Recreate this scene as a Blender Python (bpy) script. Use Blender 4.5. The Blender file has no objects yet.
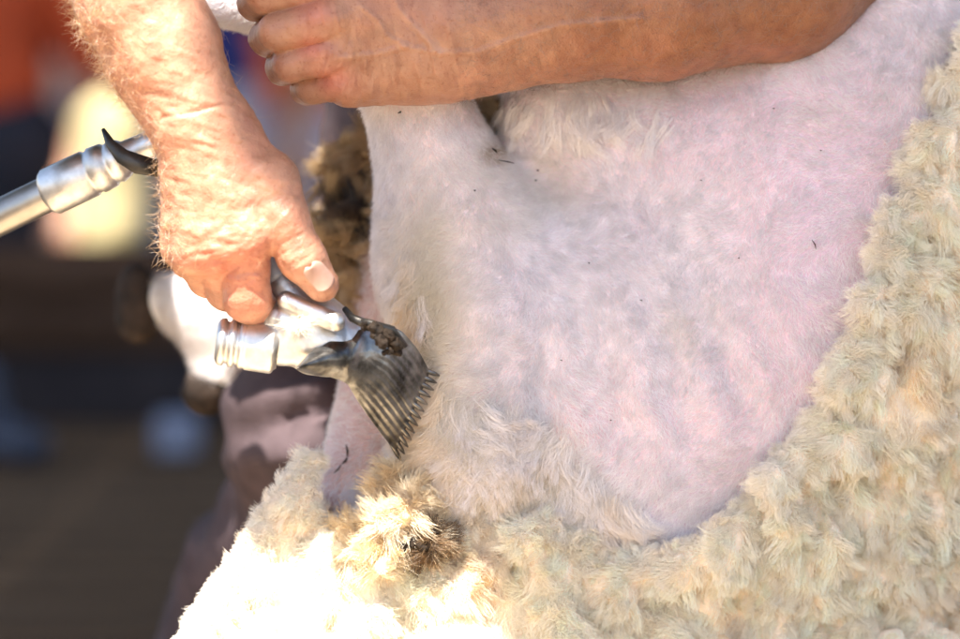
import bpy, math, time
import numpy as np
T0 = time.time()
sc = bpy.context.scene
C = sc.collection
rad = math.radians
rng = np.random.default_rng(7)

# ------------------------------------------------------------------ camera
CAM = np.array([0.0, -2.0, 0.5]); TILT = rad(4.0)
FW = np.array([0, math.cos(TILT), -math.sin(TILT)])
UP = np.array([0, math.sin(TILT), math.cos(TILT)])
RT = np.array([1.0, 0, 0])
FPX = 128.0 / 36.0 * 960.0
S = 2.0 / FPX                                   # metres per photo pixel at the focus distance
cam = bpy.data.cameras.new('camera'); co = bpy.data.objects.new('camera', cam); C.objects.link(co)
co.location = CAM; co.rotation_euler = (rad(90) - TILT, 0, 0)
cam.lens = 128; cam.sensor_width = 36; cam.clip_start = 0.05; cam.clip_end = 2000
cam.dof.use_dof = True; cam.dof.focus_distance = 1.985; cam.dof.aperture_fstop = 3.2
sc.camera = co

# ------------------------------------------------------------------ sky, sun, exposure
KX = 0.15; SUN = np.array([-KX, -0.45, 1.0]); SUN = SUN / np.linalg.norm(SUN)      # towards the sun
w = bpy.data.worlds.new('World'); sc.world = w; w.use_nodes = True
nt = w.node_tree; nt.nodes.clear()
sky = nt.nodes.new('ShaderNodeTexSky'); sky.sky_type = 'NISHITA'; sky.sun_disc = False
sky.sun_elevation = math.asin(SUN[2]); sky.sun_rotation = math.atan2(SUN[0], SUN[1])
sky.air_density = 1.0; sky.dust_density = 2.0
bg = nt.nodes.new('ShaderNodeBackground'); bg.inputs[1].default_value = 0.085
wo = nt.nodes.new('ShaderNodeOutputWorld')
nt.links.new(sky.outputs[0], bg.inputs[0]); nt.links.new(bg.outputs[0], wo.inputs[0])
sl = bpy.data.lights.new('sun', 'SUN'); sl.energy = 5.0; sl.angle = rad(0.5); sl.color = (1.0, 0.955, 0.88)
so = bpy.data.objects.new('sun', sl); C.objects.link(so)
from mathutils import Vector
so.rotation_euler = Vector(SUN).to_track_quat('Z', 'Y').to_euler(); so.location = (-2, -3, 5)
vs = sc.view_settings; vs.view_transform = 'Standard'; vs.look = 'None'; vs.gamma = 1; vs.exposure = 2.3
try: vs.use_curve_mapping = False
except Exception: pass
cy = sc.cycles if hasattr(sc, 'cycles') else None
if cy:
    cy.max_bounces = 12; cy.diffuse_bounces = 8; cy.glossy_bounces = 3; cy.transmission_bounces = 10; cy.transparent_max_bounces = 4
    cy.use_denoising = True; cy.sample_clamp_indirect = 8.0
    try: cy.denoiser = 'OPENIMAGEDENOISE'
    except Exception: pass

# ------------------------------------------------------------------ helpers
def P(px, py, w=0.0):
    D = 2.0 + np.asarray(w, float)
    a = (np.asarray(px, float) - 480) / FPX * D; b = (319.5 - np.asarray(py, float)) / FPX * D
    return CAM + a[..., None] * RT + b[..., None] * UP + D[..., None] * FW
def toPx(p):
    q = p - CAM; D = q @ FW
    return 480 + (q @ RT) / D * FPX, 319.5 - (q @ UP) / D * FPX, D - 2.0

def _hash(ix, iy, iz, seed):
    n = (ix * 73856093) ^ (iy * 19349663) ^ (iz * 83492791) ^ (seed * 2654435761 & 0x7fffffff)
    n = (n ^ (n >> 13)) * 1274126177
    n = n & 0x7fffffff
    return (n ^ (n >> 16) & 0xffff).astype(np.float64) % 65536 / 65535.0
def vnoise(p, seed=0):
    i = np.floor(p).astype(np.int64); f = p - i; f = f * f * (3 - 2 * f)
    r = 0
    for dx in (0, 1):
        for dy in (0, 1):
            for dz in (0, 1):
                wgt = (f[:, 0] if dx else 1 - f[:, 0]) * (f[:, 1] if dy else 1 - f[:, 1]) * (f[:, 2] if dz else 1 - f[:, 2])
                r = r + wgt * _hash(i[:, 0] + dx, i[:, 1] + dy, i[:, 2] + dz, seed)
    return r * 2 - 1
def fbm(p, scale, octv=3, seed=0):
    r = 0; a = 1.0; q = p / scale + 100.0
    for o in range(octv):
        r = r + a * vnoise(q, seed + o); a *= 0.5; q = q * 2.03
    return r
def sstep(a, b, x):
    t = np.clip((x - a) / (b - a), 0, 1); return t * t * (3 - 2 * t)
def norm(v): return v / (np.linalg.norm(v, axis=-1, keepdims=True) + 1e-12)

class Grid:
    def __init__(s, lo, hi, h):
        s.lo = np.array(lo, float); s.h = h
        s.n = np.ceil((np.array(hi) - s.lo) / h).astype(int) + 1
        s.F = np.full(s.n, 1.0, np.float32)
    def like(s):
        o = Grid.__new__(Grid); o.lo = s.lo; o.h = s.h; o.n = s.n; o.F = np.full(s.n, 1.0, np.float32); return o
    def block(s, lo, hi):
        a = np.clip(np.floor((lo - s.lo) / s.h).astype(int), 0, s.n); b = np.clip(np.ceil((hi - s.lo) / s.h).astype(int) + 1, 0, s.n)
        if (b <= a).any(): return None, None
        ax = [(s.lo[i] + s.h * np.arange(a[i], b[i])).astype(np.float32) for i in range(3)]
        return tuple(slice(a[i], b[i]) for i in range(3)), (ax[0][:, None, None], ax[1][None, :, None], ax[2][None, None, :])
    def comb(s, sl, d, k):
        B = s.F[sl]
        if k > 0:
            h = np.clip(0.5 + 0.5 * (d - B) / k, 0, 1).astype(np.float32)
            s.F[sl] = d * (1 - h) + B * h - k * h * (1 - h)
        else: s.F[sl] = np.minimum(B, d)
    def carve(s, sl, d, k):
        B = s.F[sl]; d = -d
        h = np.clip(0.5 - 0.5 * (B - d) / max(k, 1e-6), 0, 1)
        h = np.clip(0.5 + 0.5 * (B - d) / max(k, 1e-6), 0, 1).astype(np.float32)
        s.F[sl] = d * (1 - h) + B * h + k * h * (1 - h)
    def cone(s, a, b, ra, rb, k=0.004, sub=False):
        a = np.array(a, float); b = np.array(b, float); m = max(ra, rb) + k + 4 * s.h
        sl, X = s.block(np.minimum(a, b) - m, np.maximum(a, b) + m)
        if sl is None: return
        ab = b - a; L2 = float(ab @ ab) + 1e-12
        q = [X[i] - np.float32(a[i]) for i in range(3)]
        t = np.clip((q[0] * ab[0] + q[1] * ab[1] + q[2] * ab[2]) / L2, 0, 1).astype(np.float32)
        d = np.sqrt(sum((q[i] - t * np.float32(ab[i])) ** 2 for i in range(3))) - (ra + (rb - ra) * t)
        (s.carve if sub else s.comb)(sl, d.astype(np.float32), k)
    def ell(s, c, r, ang=0.0, k=0.004, sub=False, basis=None):
        c = np.array(c, float); r = np.array(r, float); m = r.max() + k + 4 * s.h
        sl, X = s.block(c - m, c + m)
        if sl is None: return
        if basis is None:
            u = RT * math.cos(ang) + UP * math.sin(ang); v = -RT * math.sin(ang) + UP * math.cos(ang); B = (u, v, FW)
        else: B = basis
        q = [X[i] - np.float32(c[i]) for i in range(3)]
        l = [(q[0] * B[j][0] + q[1] * B[j][1] + q[2] * B[j][2]) for j in range(3)]
        k0 = np.sqrt(sum((l[j] / r[j]) ** 2 for j in range(3))); k1 = np.sqrt(sum((l[j] / r[j] ** 2) ** 2 for j in range(3))) + 1e-6
        d = (k0 * (k0 - 1) / k1).astype(np.float32)
        (s.carve if sub else s.comb)(sl, d, k)
    def merge(s, other, k):
        s.comb((slice(None),) * 3, other.F, k)
    def chain(s, pts, rs, k):
        for i in range(len(pts) - 1): s.cone(pts[i], pts[i + 1], rs[i], rs[i + 1], k)
    def sample(s, p):
        q = (p - s.lo) / s.h; i = np.clip(np.floor(q).astype(int), 0, s.n - 2); f = np.clip(q - i, 0, 1); r = 0
        for dx in (0, 1):
            for dy in (0, 1):
                for dz in (0, 1):
                    wg = (f[:, 0] if dx else 1 - f[:, 0]) * (f[:, 1] if dy else 1 - f[:, 1]) * (f[:, 2] if dz else 1 - f[:, 2])
                    r = r + wg * s.F[i[:, 0] + dx, i[:, 1] + dy, i[:, 2] + dz]
        return r
    def mesh(s):
        F = s.F.copy(); F[0] = F[-1] = 1; F[:, 0] = F[:, -1] = 1; F[:, :, 0] = F[:, :, -1] = 1
        I = F < 0
        cnt = np.zeros(tuple(np.array(F.shape) - 1), np.uint8)
        offs = [(x, y, z) for x in (0, 1) for y in (0, 1) for z in (0, 1)]
        nx, ny, nz = cnt.shape
        for x, y, z in offs: cnt += I[x:x + nx, y:y + ny, z:z + nz]
        ci = np.argwhere((cnt > 0) & (cnt < 8))
        idx = np.full(cnt.shape, -1, np.int64); idx[ci[:, 0], ci[:, 1], ci[:, 2]] = np.arange(len(ci))
        val = {o: F[ci[:, 0] + o[0], ci[:, 1] + o[1], ci[:, 2] + o[2]].astype(float) for o in offs}
        acc = np.zeros((len(ci), 3)); n = np.zeros(len(ci))
        for o in offs:
            for ax in range(3):
                if o[ax] == 0:
                    e = list(o); e[ax] = 1; e = tuple(e); a = val[o]; b = val[e]
                    m = (a < 0) != (b < 0); t = np.where(m, a / np.where(m, a - b, 1), 0)
                    pos = np.tile(np.array(o, float), (len(ci), 1)); pos[:, ax] = t
                    acc += pos * m[:, None]; n += m
        V = s.lo + s.h * (ci + acc / n[:, None])
        Q = []
        for ax in range(3):
            A = [slice(None)] * 3; B = [slice(None)] * 3; A[ax] = slice(0, -1); B[ax] = slice(1, None)
            ia = I[tuple(A)]; ib = I[tuple(B)]; e = np.argwhere(ia != ib)
            if not len(e): continue
            o1, o2 = (ax + 1) % 3, (ax + 2) % 3
            ok = (e[:, o1] > 0) & (e[:, o2] > 0); e = e[ok]; ins = ia[tuple(e.T)]
            def g(d1, d2):
                q = e.copy(); q[:, o1] -= d1; q[:, o2] -= d2; return idx[q[:, 0], q[:, 1], q[:, 2]]
            q = np.stack([g(1, 1), g(0, 1), g(0, 0), g(1, 0)], 1)
            q[~ins] = q[~ins][:, ::-1]; Q.append(q)
        return V, np.concatenate(Q)

def vnorm(V, Q):
    fn = np.cross(V[Q[:, 2]] - V[Q[:, 0]], V[Q[:, 3]] - V[Q[:, 1]]); N = np.zeros_like(V)
    for j in range(4):
        for c in range(3): N[:, c] += np.bincount(Q[:, j], fn[:, c], len(V))
    return norm(N)
def smooth(V, Q, it=1, lam=0.5):
    for _ in range(it):
        A = np.zeros_like(V); n = np.zeros(len(V))
        for a, b in ((0, 1), (1, 2), (2, 3), (3, 0)):
            for x, y in ((a, b), (b, a)):
                for c in range(3): A[:, c] += np.bincount(Q[:, x], V[Q[:, y], c], len(V))
                n += np.bincount(Q[:, x], minlength=len(V))
        V = V + lam * (A / np.maximum(n, 1)[:, None] - V)
    return V

def link(o, parent=None):
    C.objects.link(o)
    if parent is not None:
        o.parent = parent; o.matrix_parent_inverse = parent.matrix_world.inverted() if False else __import__('mathutils').Matrix.Translation(-parent.location)
    return o
def mesh_obj(name, V, Q, mat, parent=None, col=None, flat=False, attrs=None):
    me = bpy.data.meshes.new(name); V = np.asarray(V, np.float32); Q = np.asarray(Q)
    me.vertices.add(len(V)); me.vertices.foreach_set('co', V.ravel())
    k = Q.shape[1]; me.loops.add(len(Q) * k); me.loops.foreach_set('vertex_index', Q.ravel().astype(np.int32))
    me.polygons.add(len(Q)); me.polygons.foreach_set('loop_start', (np.arange(len(Q)) * k).astype(np.int32))
    me.update(calc_edges=True); me.validate()
    if not flat: me.polygons.foreach_set('use_smooth', np.ones(len(me.polygons), bool))
    if col is not None:
        a = me.attributes.new('Col', 'FLOAT_COLOR', 'POINT')
        c4 = np.ones((len(V), 4), np.float32); c4[:, :3] = col; a.data.foreach_set('color', c4.ravel())
    me.materials.append(mat)
    return link(bpy.data.objects.new(name, me), parent)
def empty(name, loc, label, cat, group=None):
    o = bpy.data.objects.new(name, None); C.objects.link(o); o.location = Vector([float(x) for x in loc]); tag(o, label, cat, group); return o
def tag(o, label, cat, group=None):
    o['label'] = label; o['category'] = cat
    if group: o['group'] = group
    return o
def curves_obj(name, pts, radii, mat, parent=None, col=None):
    """pts (N,K,3), radii (N,K) or (K,), col (N,3)"""
    N, K = pts.shape[:2]
    hc = bpy.data.hair_curves.new(name); hc.add_curves([K] * N)
    hc.attributes['position'].data.foreach_set('vector', pts.astype(np.float32).ravel())
    r = hc.attributes.get('radius') or hc.attributes.new('radius', 'FLOAT', 'POINT')
    r.data.foreach_set('value', np.broadcast_to(radii, (N, K)).astype(np.float32).ravel())
    if col is not None:
        a = hc.attributes.new('Col', 'FLOAT_COLOR', 'CURVE'); c4 = np.ones((N, 4), np.float32); c4[:, :3] = col
        a.data.foreach_set('color', c4.ravel())
    hc.materials.append(mat)
    return link(bpy.data.objects.new(name, hc), parent)
def parts_merge(lst):
    V = []; Q = []; n = 0
    for v, q in lst: V.append(v); Q.append(np.asarray(q) + n); n += len(v)
    return np.concatenate(V), np.concatenate(Q)
def frame_of(d):
    d = d / np.linalg.norm(d); a = np.array([0, 0, 1.0]) if abs(d[2]) < 0.9 else np.array([1.0, 0, 0])
    u = np.cross(a, d); u /= np.linalg.norm(u); return u, np.cross(d, u)
def lathe(a, b, prof, seg=32, jitter=0):
    """prof = [(t along a->b, radius m)]"""
    a = np.array(a); b = np.array(b); u, v = frame_of(b - a); V = []
    th = np.linspace(0, 2 * np.pi, seg, endpoint=False)
    pr = [(prof[0][0], 1e-5)] + list(prof) + [(prof[-1][0], 1e-5)]
    for t, r in pr: V.append(a + (b - a) * t + r * (np.cos(th)[:, None] * u + np.sin(th)[:, None] * v))
    V = np.concatenate(V); Q = []
    for i in range(len(pr) - 1):
        for j in range(seg): k = (j + 1) % seg; Q.append((i * seg + j, i * seg + k, (i + 1) * seg + k, (i + 1) * seg + j))
    return V, np.array(Q)
def tube(pts, rs, seg=16, flat=1.0, fdir=None):
    pts = np.array(pts, float); d = norm(np.gradient(pts, axis=0)); th = np.linspace(0, 2 * np.pi, seg, endpoint=False); V = []
    ref = np.array(fdir if fdir is not None else FW, float)
    P2 = np.concatenate([pts[:1], pts, pts[-1:]]); D2 = np.concatenate([d[:1], d, d[-1:]]); R2 = [1e-5] + list(rs) + [1e-5]
    for p, dd, r in zip(P2, D2, R2):
        u = np.cross(dd, ref); u /= np.linalg.norm(u) + 1e-9; v = np.cross(dd, u)
        V.append(p + r * (np.cos(th)[:, None] * u + flat * np.sin(th)[:, None] * v))
    V = np.concatenate(V); Q = []
    for i in range(len(P2) - 1):
        for j in range(seg): k = (j + 1) % seg; Q.append((i * seg + j, i * seg + k, (i + 1) * seg + k, (i + 1) * seg + j))
    return V, np.array(Q)
def box(lo, hi):
    x0, y0, z0 = lo; x1, y1, z1 = hi
    V = np.array([(x, y, z) for z in (z0, z1) for x, y in ((x0, y0), (x1, y0), (x1, y1), (x0, y1))], float)
    return V, np.array([(3, 2, 1, 0), (4, 5, 6, 7), (0, 1, 5, 4), (1, 2, 6, 5), (2, 3, 7, 6), (3, 0, 4, 7)])

# ------------------------------------------------------------------ materials
def newmat(name):
    m = bpy.data.materials.new(name); m.use_nodes = True; nt = m.node_tree; nt.nodes.clear()
    o = nt.nodes.new('ShaderNodeOutputMaterial'); return m, nt, o
def N(nt, t, **kw):
    n = nt.nodes.new(t)
    for k, v in kw.items():
        if k in n.inputs.keys() if hasattr(n.inputs, 'keys') else False: n.inputs[k].default_value = v
        else: setattr(n, k, v)
    return n
def noise(nt, vec, scale, detail=4, rough=0.55):
    n = nt.nodes.new('ShaderNodeTexNoise'); n.inputs['Scale'].default_value = scale; n.inputs['Detail'].default_value = detail
    n.inputs['Roughness'].default_value = rough
    if vec is not None: nt.links.new(vec, n.inputs['Vector'])
    return n
def ramp(nt, fac, stops):
    r = nt.nodes.new('ShaderNodeValToRGB'); e = r.color_ramp.elements
    while len(e) < len(stops): e.new(0.5)
    for el, (p, c) in zip(e, stops): el.position = p; el.color = (*c, 1)
    nt.links.new(fac, r.inputs[0]); return r
def mixc(nt, fac, a, b, mode='MIX'):
    m = nt.nodes.new('ShaderNodeMix'); m.data_type = 'RGBA'; m.blend_type = mode
    for s, v in ((0, fac), (6, a), (7, b)):
        if hasattr(v, 'links') or hasattr(v, 'is_linked'): nt.links.new(v, m.inputs[s])
        else: m.inputs[s].default_value = v if s == 0 else (*v, 1)
    return m.outputs[2]
def bump(nt, h, strength, dist, prev=None):
    b = nt.nodes.new('ShaderNodeBump'); b.inputs['Strength'].default_value = strength; b.inputs['Distance'].default_value = dist
    nt.links.new(h, b.inputs['Height'])
    if prev is not None: nt.links.new(prev, b.inputs['Normal'])
    return b.outputs[0]
def surf(name, c1, c2, scale=30, rough=0.7, metallic=0.0, bumpd=0.0, bscale=None, sss=0.0, sssr=(0.01, 0.004, 0.002), attr=False, spec=0.5, stretch=None, sheen=0.0):
    m, nt, o = newmat(name); tc = nt.nodes.new('ShaderNodeTexCoord'); vec = tc.outputs['Object']
    if stretch:
        mp = nt.nodes.new('ShaderNodeMapping'); mp.inputs['Scale'].default_value = stretch; nt.links.new(vec, mp.inputs[0]); vec = mp.outputs[0]
    n = noise(nt, vec, scale); r = ramp(nt, n.outputs[0], [(0.3, c1), (0.7, c2)]); col = r.outputs[0]
    if attr:
        a = nt.nodes.new('ShaderNodeAttribute'); a.attribute_name = 'Col'; col = mixc(nt, 1.0, col, a.outputs['Color'], 'MULTIPLY')
    b = nt.nodes.new('ShaderNodeBsdfPrincipled'); nt.links.new(col, b.inputs['Base Color'])
    b.inputs['Roughness'].default_value = rough; b.inputs['Metallic'].default_value = metallic; b.inputs['Specular IOR Level'].default_value = spec
    if sss: b.inputs['Subsurface Weight'].default_value = sss; b.inputs['Subsurface Radius'].default_value = (1, 0.4, 0.25); b.inputs['Subsurface Scale'].default_value = 0.006
    if sheen: b.inputs['Sheen Weight'].default_value = sheen
    if bumpd:
        n2 = noise(nt, vec, bscale or scale * 4, 5, 0.6); nt.links.new(bump(nt, n2.outputs[0], 0.8, bumpd), b.inputs['Normal'])
    nt.links.new(b.outputs[0], o.inputs[0]); return m
def hairmat(name, trans=0.4, mult=(1, 1, 1), spec=0.08):
    m, nt, o = newmat(name); a = nt.nodes.new('ShaderNodeAttribute'); a.attribute_name = 'Col'
    hi = nt.nodes.new('ShaderNodeHairInfo')
    r = ramp(nt, hi.outputs['Random'], [(0.0, (0.86, 0.86, 0.86)), (1.0, (1.0, 1.0, 1.0))])
    col = mixc(nt, 1.0, a.outputs['Color'], r.outputs[0], 'MULTIPLY')
    d = nt.nodes.new('ShaderNodeBsdfDiffuse'); t = nt.nodes.new('ShaderNodeBsdfTranslucent'); g = nt.nodes.new('ShaderNodeBsdfGlossy')
    g.inputs['Roughness'].default_value = 0.45; g.inputs['Color'].default_value = (0.8, 0.8, 0.8, 1)
    nt.links.new(col, d.inputs[0]); nt.links.new(col, t.inputs[0])
    m1 = nt.nodes.new('ShaderNodeMixShader'); m1.inputs[0].default_value = trans; nt.links.new(d.outputs[0], m1.inputs[1]); nt.links.new(t.outputs[0], m1.inputs[2])
    m2 = nt.nodes.new('ShaderNodeMixShader'); m2.inputs[0].default_value = spec; nt.links.new(m1.outputs[0], m2.inputs[1]); nt.links.new(g.outputs[0], m2.inputs[2])
    nt.links.new(m2.outputs[0], o.inputs[0]); return m

def skinmat():
    m, nt, o = newmat('weathered skin'); tc = nt.nodes.new('ShaderNodeTexCoord'); vec = tc.outputs['Object']
    a = nt.nodes.new('ShaderNodeAttribute'); a.attribute_name = 'Col'
    n1 = noise(nt, vec, 90, 5); r1 = ramp(nt, n1.outputs[0], [(0.3, (0.80, 0.72, 0.70)), (0.7, (1.06, 1.08, 1.08))])
    c = mixc(nt, 1.0, a.outputs['Color'], r1.outputs[0], 'MULTIPLY')
    n2 = noise(nt, vec, 420, 2); r2 = ramp(nt, n2.outputs[0], [(0.60, (1, 1, 1)), (0.72, (0.72, 0.58, 0.5))])
    c = mixc(nt, 0.7, c, r2.outputs[0], 'MULTIPLY')
    b = nt.nodes.new('ShaderNodeBsdfPrincipled'); nt.links.new(c, b.inputs['Base Color'])
    b.inputs['Roughness'].default_value = 0.42; b.inputs['Specular IOR Level'].default_value = 0.45
    b.inputs['Subsurface Weight'].default_value = 0.25; b.inputs['Subsurface Radius'].default_value = (1, 0.35, 0.2); b.inputs['Subsurface Scale'].default_value = 0.004
    v = nt.nodes.new('ShaderNodeTexVoronoi'); v.inputs['Scale'].default_value = 900; nt.links.new(vec, v.inputs['Vector'])
    n3 = noise(nt, vec, 350, 4, 0.65)
    nb = bump(nt, v.outputs[0], 0.35, 0.0006); nb = bump(nt, n3.outputs[0], 0.6, 0.0006, nb)
    nt.links.new(nb, b.inputs['Normal']); nt.links.new(b.outputs[0], o.inputs[0]); return m

M_skin = skinmat()
M_sheep = surf('shorn sheep skin', (0.93, 0.90, 0.90), (1.0, 1.0, 1.0), 60, 0.7, bumpd=0.0012, bscale=300, sss=0.2, attr=True)
M_wool = surf('fleece mass', (0.92, 0.90, 0.87), (1.0, 1.0, 1.0), 40, 0.95, bumpd=0.003, bscale=220, attr=True, spec=0.1)
M_hairb = hairmat('short wool fibre', 0.25)
M_lock = hairmat('fleece fibre', 0.14, spec=0.05)
M_armh = hairmat('arm hair', 0.3, spec=0.2)
M_hoof = surf('hoof horn', (0.010, 0.008, 0.007), (0.05, 0.033, 0.024), 60, 0.85, spec=.15, bumpd=.003, bscale=90)
M_trou = surf('shearing trousers cloth', (0.045, 0.029, 0.031), (0.076, 0.051, 0.055), 40, 0.8, bumpd=0.0008, bscale=900, spec=0.25)
M_metal = surf('bright cast metal', (0.42, 0.40, 0.38), (0.72, 0.70, 0.68), 70, 0.42, 1.0, bumpd=0.00025, bscale=260)
M_metalb = surf('blue grey steel', (0.30, 0.32, 0.38), (0.50, 0.53, 0.62), 60, 0.5, 0.6, bumpd=0.0001, bscale=300)
M_comb = surf('worn greasy comb steel', (0.028, 0.027, 0.027), (0.34, 0.33, 0.32), 75, 0.32, 1.0, bumpd=0.0008, bscale=150)
M_dark = surf('dark oily metal', (0.02, 0.02, 0.02), (0.07, 0.06, 0.05), 60, 0.4, 0.6, bumpd=0.0005)
M_dirt = surf('greasy dirt', (0.006, 0.004, 0.003), (0.030, 0.018, 0.010), 180, 0.8, spec=.2, bumpd=0.002, bscale=300)

# ------------------------------------------------------------------ setting: ground, platform, added shade canopy
def struct(o): o['kind'] = 'structure'; return o
M_ground = surf('dusty ground', (0.20, 0.15, 0.10), (0.34, 0.27, 0.19), 1.5, 0.95, bumpd=0.02, bscale=12)
V = np.array([(-600, -600, -0.6), (600, -600, -0.6), (600, 600, -0.6), (-600, 600, -0.6)], float)
struct(mesh_obj('ground', V, np.array([(0, 1, 2, 3)]), M_ground, flat=True))
M_plank = surf('platform planks', (0.085, 0.052, 0.032), (0.170, 0.112, 0.072), 3, 0.9, spec=0.0, bumpd=0.003, bscale=25, stretch=(1, 14, 14))
pl = [box((-3.5 , y, -0.03), (3.5, y + 0.142, rng.uniform(-0.003, 0))) for y in np.arange(-3.0, 2.99, 0.15)]
struct(mesh_obj('floor', *parts_merge(pl), M_plank, flat=True))
M_board = surf('kickboard timber', (0.045, 0.026, 0.018), (0.10, 0.060, 0.042), 4, 0.9, spec=0.0, bumpd=0.003, bscale=25, stretch=(1, 8, 8))
kb = empty('kickboard_fence', (0, 3.02, 0), 'low dark brown plank fence along the back edge of the wooden platform', 'fence')
mesh_obj('upper_board', *box((-3.5, 3.0, 0.10), (3.5, 3.03, 0.175)), M_board, kb, flat=True)
mesh_obj('upper_board', *box((-3.5, 3.0, 0.1762), (3.5, 3.03, 0.262)), M_board, kb, flat=True)
mesh_obj('lower_board', *box((-3.5, 3.006, -0.08), (3.5, 3.026, 0.0985)), surf('dark board', (0.022, 0.018, 0.020), (0.040, 0.034, 0.036), 5, 0.9, spec=0.0), kb, flat=True)
for x in (-3.2, -1.9, 1.1, 3.2):
    mesh_obj('post', *box((x, 3.032, -0.6), (x + 0.09, 3.12, 0.30)), M_board, kb, flat=True)

# unseen cloth roof added to block the sun, cut with a gap: the gap is where rays to the sunlit hand, tool and fleece pass
H = 3.0
def up_to_roof(p): return p + SUN * ((H - p[..., 2]) / SUN[2])[..., None]
# edge of the gap, as (x, z) of the sun-sheared plane y = 0: above the fleece, tool, hand, forearm, knee
ed_ = np.array([(.031, -.05), (.041, .105), (.030, .17), (-.005, .218), (-.022, .240), (-.055, .262), (-.076, .30), (-.082, .39), (-.078, .52), (-.040, .60), (-.030, .80)])
edge = np.stack([ed_[:, 0] - KX * H, .45 * (ed_[:, 1] - H), np.full(len(ed_), H)], 1)
far_y, near_y = 4.4, -2.75
ys = np.concatenate([[near_y, edge[0, 1] - 0.3], edge[:, 1], [edge[-1, 1] + 0.15, far_y]])
xr = np.concatenate([[edge[0, 0] + 0.1] * 2, edge[:, 0], [edge[-1, 0], edge[-1, 0]]])
gapL = edge[:, 0].min() - 0.55
M_cloth = surf('added canopy cloth', (0.05, 0.07, 0.05), (0.09, 0.11, 0.09), 8, 0.9)
rows = []
def strip(xl, xh, y):
    n = len(y); V = []; Q = []
    for i in range(n):
        for z in (H, H + 0.01):
            V += [(xl[i], y[i], z), (xh[i], y[i], z)]
    for i in range(n - 1):
        a = 4 * i; b = a + 4
        Q += [(a, a + 1, b + 1, b), (a + 2, b + 2, b + 3, a + 3), (a, b, b + 2, a + 2), (a + 1, a + 3, b + 3, b + 1)]
    Q += [(0, 2, 3, 1), (4 * n - 4, 4 * n - 3, 4 * n - 1, 4 * n - 2)]
    return np.array(V, float), np.array(Q)
right = strip(xr, np.full(len(ys), 2.6), ys)
gy0 = edge[0, 1] - 0.45; gy1 = max(edge[-1, 1] + .3, .45 * (1.15 - H))
zz = np.array([.58, .62, .76, .86, 1.3]); xp = np.array([0, -.125, -.122, -.165, -.17])
lx_ = np.concatenate([[gapL, gapL], xp[1:] - KX * H, [xp[-1] - KX * H]]); ly_ = np.concatenate([[near_y, .45 * (zz[0] - H)], .45 * (zz[1:] - H), [far_y]])
left = strip(np.full(len(lx_), -0.93), lx_, ly_)
left2 = strip(np.full(2, -2.9), np.full(2, -1.17), np.array([near_y, far_y])); left3 = strip(np.full(2, -1.168), np.full(2, -0.932), np.array([near_y, 2.6])); left4 = strip(np.full(2, -1.168), np.full(2, -0.932), np.array([3.05, far_y]))  # hole left between these strips so that sun reaches the pale yellow post
backf = strip(np.full(2, xp[-1] - KX * H + .002), np.full(2, edge[-1, 0] - 0.002), np.array([gy1, far_y]))
cn = empty('added_canopy', (0, 0, H), 'unseen canopy of dark green cloth, added and cut to shape sun and shade', 'canopy')
mesh_obj('added_shade_cloth', *parts_merge([right, left, backf, left2, left3, left4]), M_cloth, cn, flat=True)
for x, y in ((-2.88, near_y + .02), (2.55, near_y + .02), (-2.88, far_y - .05), (2.55, far_y - .05)):
    mesh_obj('added_pole', *lathe((x, y, -0.6), (x, y, H - 0.002), [(0, .03), (1, .03)], 12), M_dark, cn)

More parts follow.
